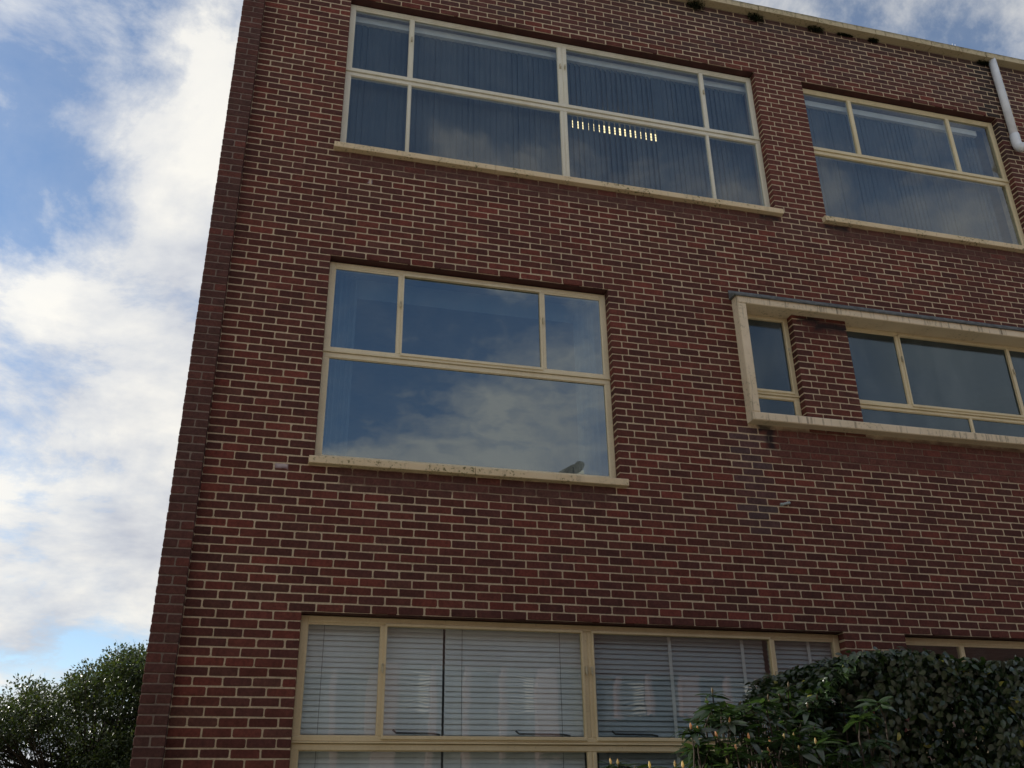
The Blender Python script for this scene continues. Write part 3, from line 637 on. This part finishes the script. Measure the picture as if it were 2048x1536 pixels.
# clipped hedge of broad glossy leaves
def in_view(P):
    x, y, z = project(P); return z > 0 and -20 < x < 2068 and -20 < y < 1556
hedge = empty('hedge', (4.6, -1.9, GZ)); tag(hedge, 'clipped dark green hedge of broad glossy leaves in front of the ground floor', 'hedge')
lbs = [leaf_mesh('leaf', random.uniform(0.052, 0.074), random.uniform(0.016, 0.0215), c, 'gloss_leaf', 0.22, 0.2, 4) for c in ((0.022, 0.044, 0.017), (0.029, 0.055, 0.020), (0.017, 0.036, 0.015), (0.036, 0.063, 0.021))]
YEL = leaf_mesh('leaf', 0.062, 0.02, (0.30, 0.29, 0.05), 'leaf', 0.2, 0.2, 4)
def hedge_top(x): return -0.665 + 0.02 * math.sin(x * 2.1) + 0.02 * math.sin(x * 5.3 + 1) - 0.9 * max(0.0, 3.28 - x)
front = lambda x, z: -2.55 + 0.10 * math.sin(x * 3 + z * 2) + 0.07 * math.sin(x * 7.1 - z * 5)
cands = []
for k in range(31000):
    x = random.uniform(2.95, 6.6); u = random.random(); tz = hedge_top(x)
    if u < 0.62:
        z = random.uniform(GZ + 0.2, tz) if random.random() < 0.25 else random.uniform(-1.5, tz); y = front(x, z) + abs(random.gauss(0, 0.10)) + (0.22 if random.random() < 0.45 else 0); nrm = Vector((random.gauss(0, .35), -1, random.gauss(0.1, .4)))
    else:
        y = random.uniform(-2.6, -1.25); z = tz - abs(random.gauss(0, 0.055)) + random.uniform(0, 0.03); nrm = Vector((random.gauss(0, .4), random.gauss(-0.3, .4), 1))
    lump = 0.5 + 0.5 * math.sin(x * 9 + z * 6) * math.sin(z * 11 - x * 4)
    if lump < 0.16 and random.random() < 0.7: y += 0.10
    cands.append((Vector((x, y, z)), nrm.normalized()))
hb = MB(); singles = sorted([i for i, (p, n) in enumerate(cands) if in_view(p)], key=lambda i: (cands[i][0] - CPOS).length)[:260]; ss = set(singles)
for i, (p, n) in enumerate(cands):
    d = (Vector((random.gauss(0, 1), random.gauss(0, 0.7), random.gauss(-0.9, 0.6)))); d = d - n * d.dot(n) * 0.75
    Mx = frame_from(d, n, random.gauss(0, 0.35)); lb, me = random.choice(lbs) if random.random() > 0.008 else YEL
    M4 = Mx.to_4x4(); M4.translation = p
    if i in ss:
        o = bpy.data.objects.new('leaf', me); COL.objects.link(o); o.parent = hedge; o.matrix_world = M4; o.matrix_parent_inverse = Matrix.Translation((-4.6, 1.9, -GZ))
        o.matrix_basis = M4
    else:
        M4.translation = p - Vector((4.6, -1.9, GZ)); k = random.uniform(0.75, 1.3); put(hb, lb, M4, tuple(v * k for v in lb.c[0]))
tag(hb.build('leaves', 'gloss_leaf', hedge, True), kind='stuff')
hc = MB()
for k in range(46):
    x = random.uniform(3.3, 7.2) - 4.6; y = random.uniform(-0.45, 0.5); top = hedge_top(x + 4.6) - GZ - 0.12
    hc.tube([(x, y, 0), (x + random.uniform(-.15, .15), y, top * 0.5), (x + random.uniform(-.3, .3), y + random.uniform(-.2, .2), top)], [0.02, 0.013, 0.004], 5)
hc.build('stems', 'bark', hedge)

# rhododendron with long leaves and upright buds
rho = empty('rhododendron', (2.6, -2.7, GZ)); tag(rho, 'sprawling rhododendron with long leaves and pale upright buds beside the hedge', 'shrub')
RO = Vector((2.6, -2.7, GZ))
rlb = [leaf_mesh('leaf', L, w, c, 'rhodo_leaf', dr, 0.16, 6) for L, w, dr, c in ((0.125, 0.020, 0.18, (0.020, 0.038, 0.018)), (0.140, 0.022, 0.30, (0.024, 0.043, 0.019)), (0.105, 0.019, 0.10, (0.028, 0.048, 0.020)), (0.130, 0.021, 0.45, (0.018, 0.034, 0.018)))]
buds_px = [(1459, 1437, 0), (1434, 1468, 0), (1498, 1470, 0), (1540, 1477, 0), (1567, 1470, 1), (1587, 1466, 1), (1645, 1468, 1), (1598, 1492, 1), (1538, 1500, 0), (1472, 1492, 0), (1632, 1480, 1), (1382, 1450, 0), (1395, 1455, 0), (1455, 1520, 1), (1350, 1525, 1), (1366, 1528, 1), (1222, 1520, 1), (1236, 1522, 1), (1500, 1533, 0), (1415, 1400, 2), (1425, 1378, 2), (1452, 1408, 2), (1480, 1402, 2), (1536, 1390, 2), (1577, 1366, 2), (1537, 1402, 2), (1615, 1408, 2), (1626, 1404, 2), (1634, 1391, 2), (1642, 1378, 2), (1649, 1382, 2), (1684, 1402, 2), (1696, 1455, 2), (1627, 1460, 2), (1709, 1457, 2), (1560, 1390, 2), (1590, 1530, 0), (1640, 1510, 1), (1300, 1528, 1), (1270, 1532, 2), (1680, 1520, 2), (1720, 1500, 2)]
whorls = []
for px, py, kd in buds_px:
    Y = {0: -3.05, 1: -3.0, 2: -2.5}[kd] + random.uniform(-0.12, 0.12); whorls.append((at(px, py + 7, Y), kd))
for k in range(130):
    px = random.uniform(1385, 1760); py = random.uniform(1400 + max(0, 1430 - px) * 0.9, 1640); Y = random.uniform(-2.95, -2.45); whorls.append((at(px, py, Y), 3))
for k in range(26): whorls.append((at(random.uniform(1190, 1400), random.uniform(1535, 1640), random.uniform(-3.1, -2.6)), 3))
whorls.sort(key=lambda w: (w[0] - CPOS).length)
rb, st = MB(), MB(); nleaf = 0
for (p, kd) in whorls:
    ax = Vector((random.gauss(0, .25), random.gauss(-.1, .25), 1)).normalized(); n = random.randint(8, 12); a0 = random.uniform(0, 6.28)
    for k in range(n):
        a = a0 + k * 2.4; h = Vector((math.cos(a), math.sin(a), 0)); d = (h + ax * random.uniform(-0.45, 0.55)).normalized()
        lb, me = random.choice(rlb); M4 = frame_from(d, ax, random.gauss(0, 0.25)).to_4x4(); q = p - ax * random.uniform(0.0, 0.03); s = random.uniform(0.75, 1.1)
        if nleaf < 280 and in_view(q):
            M4.translation = q - RO; o = bpy.data.objects.new('leaf', me); COL.objects.link(o); o.parent = rho; o.matrix_basis = M4 @ Matrix.Scale(s, 4); nleaf += 1
        else:
            M4.translation = q - RO; kk = random.uniform(0.8, 1.25); put(rb, lb, M4 @ Matrix.Scale(s, 4), tuple(v * kk for v in lb.c[0]))
    base = Vector((p.x * 0.75 + 0.65 + random.uniform(-.2, .2), p.y + random.uniform(-.15, .25), GZ)); mid = p * 0.6 + base * 0.4 + Vector((random.uniform(-.1, .1), random.uniform(-.1, .1), -0.1))
    st.tube([tuple(p - RO), tuple(p - ax * 0.12 - RO), tuple(mid - RO), tuple(base - RO)], [0.0035, 0.0045, 0.010, 0.018], 5)
    if kd < 3:
        b = MB(); s = random.uniform(0.65, 0.95); prof = [(0.002, -0.012), (0.006, 0), (0.0085, 0.010), (0.0075, 0.020), (0.004, 0.030), (0.0006, 0.037)]
        tip = ax * 0.8 + Vector((0, 0, .6)); tip.normalize()
        b.tube([tuple(p + tip * (z * s) - RO) for r, z in prof], [r * s for r, z in prof], 7, (0.70, 0.45, 0.24) if kd == 0 else ((0.62, 0.52, 0.28) if kd == 1 else (0.20, 0.16, 0.10)))  # sun and shade put into bud colour: sunlit kinds bright, shaded kind dull
        b.build('bud', 'bud' if kd == 0 or random.random() < 0.4 else 'bud_green', rho, True)
tag(rb.build('leaves', 'rhodo_leaf', rho, True), kind='stuff'); st.build('stems', 'bark', rho)

# evergreen tree behind the corner
tree = empty('evergreen_tree', (-3.6, 10.5, GZ)); tag(tree, 'dense small-leaved evergreen tree beyond the corner of the building', 'tree')
TO = Vector((-3.6, 10.5, GZ)); tb = MB(); trunk = MB(); limbs = MB()
trunk.tube([(0.6, 0.2, 0), (0.55, 0.2, 1.2), (0.5, 0.1, 2.4), (0.7, 0.0, 3.4)], [0.19, 0.15, 0.11, 0.05], 10); trunk.build('trunk', 'bark', tree, True)
def outline(x): return 4.50 - 0.47 * max(0.0, 0.9 - x) - 0.25 * max(0.0, x - 1.3) + 0.035 * math.sin(x * 4.1) + 0.05 * math.sin(x * 9.3 + 1)
clumps = []
for k in range(470):
    x = random.uniform(-3.4, 2.9); r = random.uniform(0.16, 0.40); t = outline(x)
    z = t - r * 0.75 - (abs(random.gauss(0, 0.12)) if k % 3 == 0 else random.uniform(0, 1) * 3.3)
    clumps.append((Vector((x, random.uniform(-1.4, 1.5), max(0.4, z))), r))
for k in range(130):
    x = random.uniform(0.0, 2.4); clumps.append((Vector((x, random.uniform(-1.0, 1.2), random.uniform(1.4, 3.6))), random.uniform(0.22, 0.38)))
tcols = ((0.034, 0.052, 0.020), (0.042, 0.060, 0.022), (0.026, 0.042, 0.018), (0.060, 0.074, 0.026))
def small_leaf(b, p, d, n, L, w, col):
    d = d.normalized(); s_ = d.cross(n).normalized(); u = s_.cross(d)
    b.add([tuple(p), tuple(p + d * L * 0.5 + s_ * w + u * w * 0.3), tuple(p + d * L), tuple(p + d * L * 0.5 - s_ * w + u * w * 0.3)], [(0, 1, 2), (0, 2, 3)], col)
for (c, r) in clumps:
    for k in range(int(330 * (r / 0.30) ** 2)):
        v = Vector((random.gauss(0, 1), random.gauss(0, 1), random.gauss(0, 1))).normalized(); p = c + v * r * random.uniform(0.35, 1.10) ** 0.6
        d = v * 0.8 + Vector((random.gauss(0, .7), random.gauss(0, .7), random.gauss(0.1, .7))); k2 = random.uniform(0.7, 1.35); cc = random.choice(tcols)
        small_leaf(tb, p, d, Vector((random.gauss(0, .7), random.gauss(0, .7), 1)), random.uniform(0.045, 0.075), random.uniform(0.013, 0.021), tuple(q * k2 for q in cc))
    o = Vector((0.55, 0.15, random.uniform(0.6, 2.6))); limbs.tube([tuple(o), tuple(o * 0.4 + c * 0.6 + Vector((0, 0, -.1))), tuple(c)], [0.03, 0.014, 0.004], 5)
    if c.z > outline(c.x) - 0.6:
        for k in range(3):
            v = Vector((random.gauss(0, .5), random.gauss(0, .5), abs(random.gauss(0.8, .3)))).normalized(); limbs.tube([tuple(c), tuple(c + v * r * 0.8), tuple(c + v * r * random.uniform(1.05, 1.35) + Vector((random.gauss(0, .03), 0, .02)))], [0.005, 0.003, 0.0012], 4)
for k in range(26):    # bare twigs against the sky by the wall
    p = Vector((random.uniform(0.75, 1.6), random.uniform(-.5, .5), random.uniform(4.05, 4.3)))
    q = p + Vector((random.gauss(0, .1), 0, random.uniform(.3, .55))); limbs.tube([tuple(p), tuple((p + q) / 2 + Vector((random.gauss(0, .03), 0, 0))), tuple(q)], [0.007, 0.005, 0.002], 4)
    for s in range(3): 
        a = p.lerp(q, random.uniform(.4, .9)); limbs.tube([tuple(a), tuple(a + Vector((random.gauss(0, .1), 0, random.uniform(.06, .16))))], [0.003, 0.0012], 4)
limbs.build('limbs', 'bark', tree); tb.build('crown', 'tree_leaf', tree, False)

# ------------------------------------------------------------------ building across the yard (seen mirrored in the glass)
AY = -14.0
ann = empty('brick_annex', (4, AY, GZ)); tag(ann, 'brick block across the yard mirrored in the ground-floor glass', 'building')
def akid(name, m, *boxes):
    b = MB()
    for q in boxes: b.box(q[0] - 4, q[1] - 4, q[2] - AY, q[3] - AY, q[4] - GZ, q[5] - GZ)
    o = b.build(name, m); o.parent = ann; return o
akid('wall', 'oppbrick', (-16, 26, AY - 8, AY - 0.3, GZ, 5.9), (-16, 26, AY - 0.3, AY, 1.68, 5.9), (-16, 26, AY - 0.3, AY, GZ, -0.9))
akid('parapet', 'oppwhite', (-16.1, 26.1, AY - 8.1, AY + 0.12, 5.91, 6.05))
x = -15.6; k = 0
while x < 26:
    wdt = 0.55 if k % 4 == 3 else 0.12
    akid('pillar', 'pink', (x, x + wdt, AY - 0.25, AY + 0.06, -0.9, 1.68)); nx = x + wdt + 0.72
    if nx < 26:
        akid('window', 'oppwhite', (x + wdt, nx, AY - 0.22, AY - 0.18, 1.60, 1.68), (x + wdt, nx, AY - 0.22, AY - 0.18, -0.9, -0.82))
        akid('pane', 'lead', (x + wdt, nx, AY - 0.21, AY - 0.2, -0.82, 1.60))
        if k % 3 == 1: akid('shade', 'oppwhite', *[(x + wdt + 0.03, nx - 0.03, AY - 0.19, AY - 0.175, 1.55 - q * 0.07, 1.585 - q * 0.07) for q in range(14)])
    x = nx; k += 1
rf = MB(); arc = [(7.50 + 0.085 * math.cos(R(q)) - 4, 7.235 + 0.085 * math.sin(R(q)) - GZ) for q in (-60, -20, 20, 60, 100, 135)]
rf.prism([(5.3 - 4, 6.22 - GZ), (5.45 - 4, 6.10 - GZ), (6.80 - 4, 6.71 - GZ), (7.36 - 4, 7.00 - GZ)] + arc + [(7.36 - 4, 7.20 - GZ), (6.30 - 4, 6.73 - GZ)], 'y', -0.4, -1.6)
for q in range(9): rf.box(5.9 + q * 0.17 - 4, 5.915 + q * 0.17 - 4, -0.399, -0.38, 6.36 + q * 0.078 - GZ, 6.50 + q * 0.078 - GZ)
r2 = rf.build('roof', 'slate'); r2.parent = ann
for (a, b2, ta, tb_) in ((5.8, 6.40, 6.25, 6.50), (6.405, 7.02, 6.50, 6.80), (7.025, 7.33, 6.815, 6.97)):
    g = MB(); g.prism([(a - 4, 6.06 - GZ), (b2 - 4, 6.06 - GZ), (b2 - 4, tb_ - GZ), (a - 4, ta - GZ)], 'y', -0.39, -1.5); o = g.build('gable_board', 'oppwhite'); o.parent = ann
g = MB(); g.prism([(7.335 - 4, 6.06 - GZ), (7.80 - 4, 6.06 - GZ), (7.56 - 4, 7.05 - GZ), (7.53 - 4, 7.12 - GZ), (7.335 - 4, 6.975 - GZ)], 'y', -0.39, -1.5); o = g.build('gable_board', 'oppwhite'); o.parent = ann
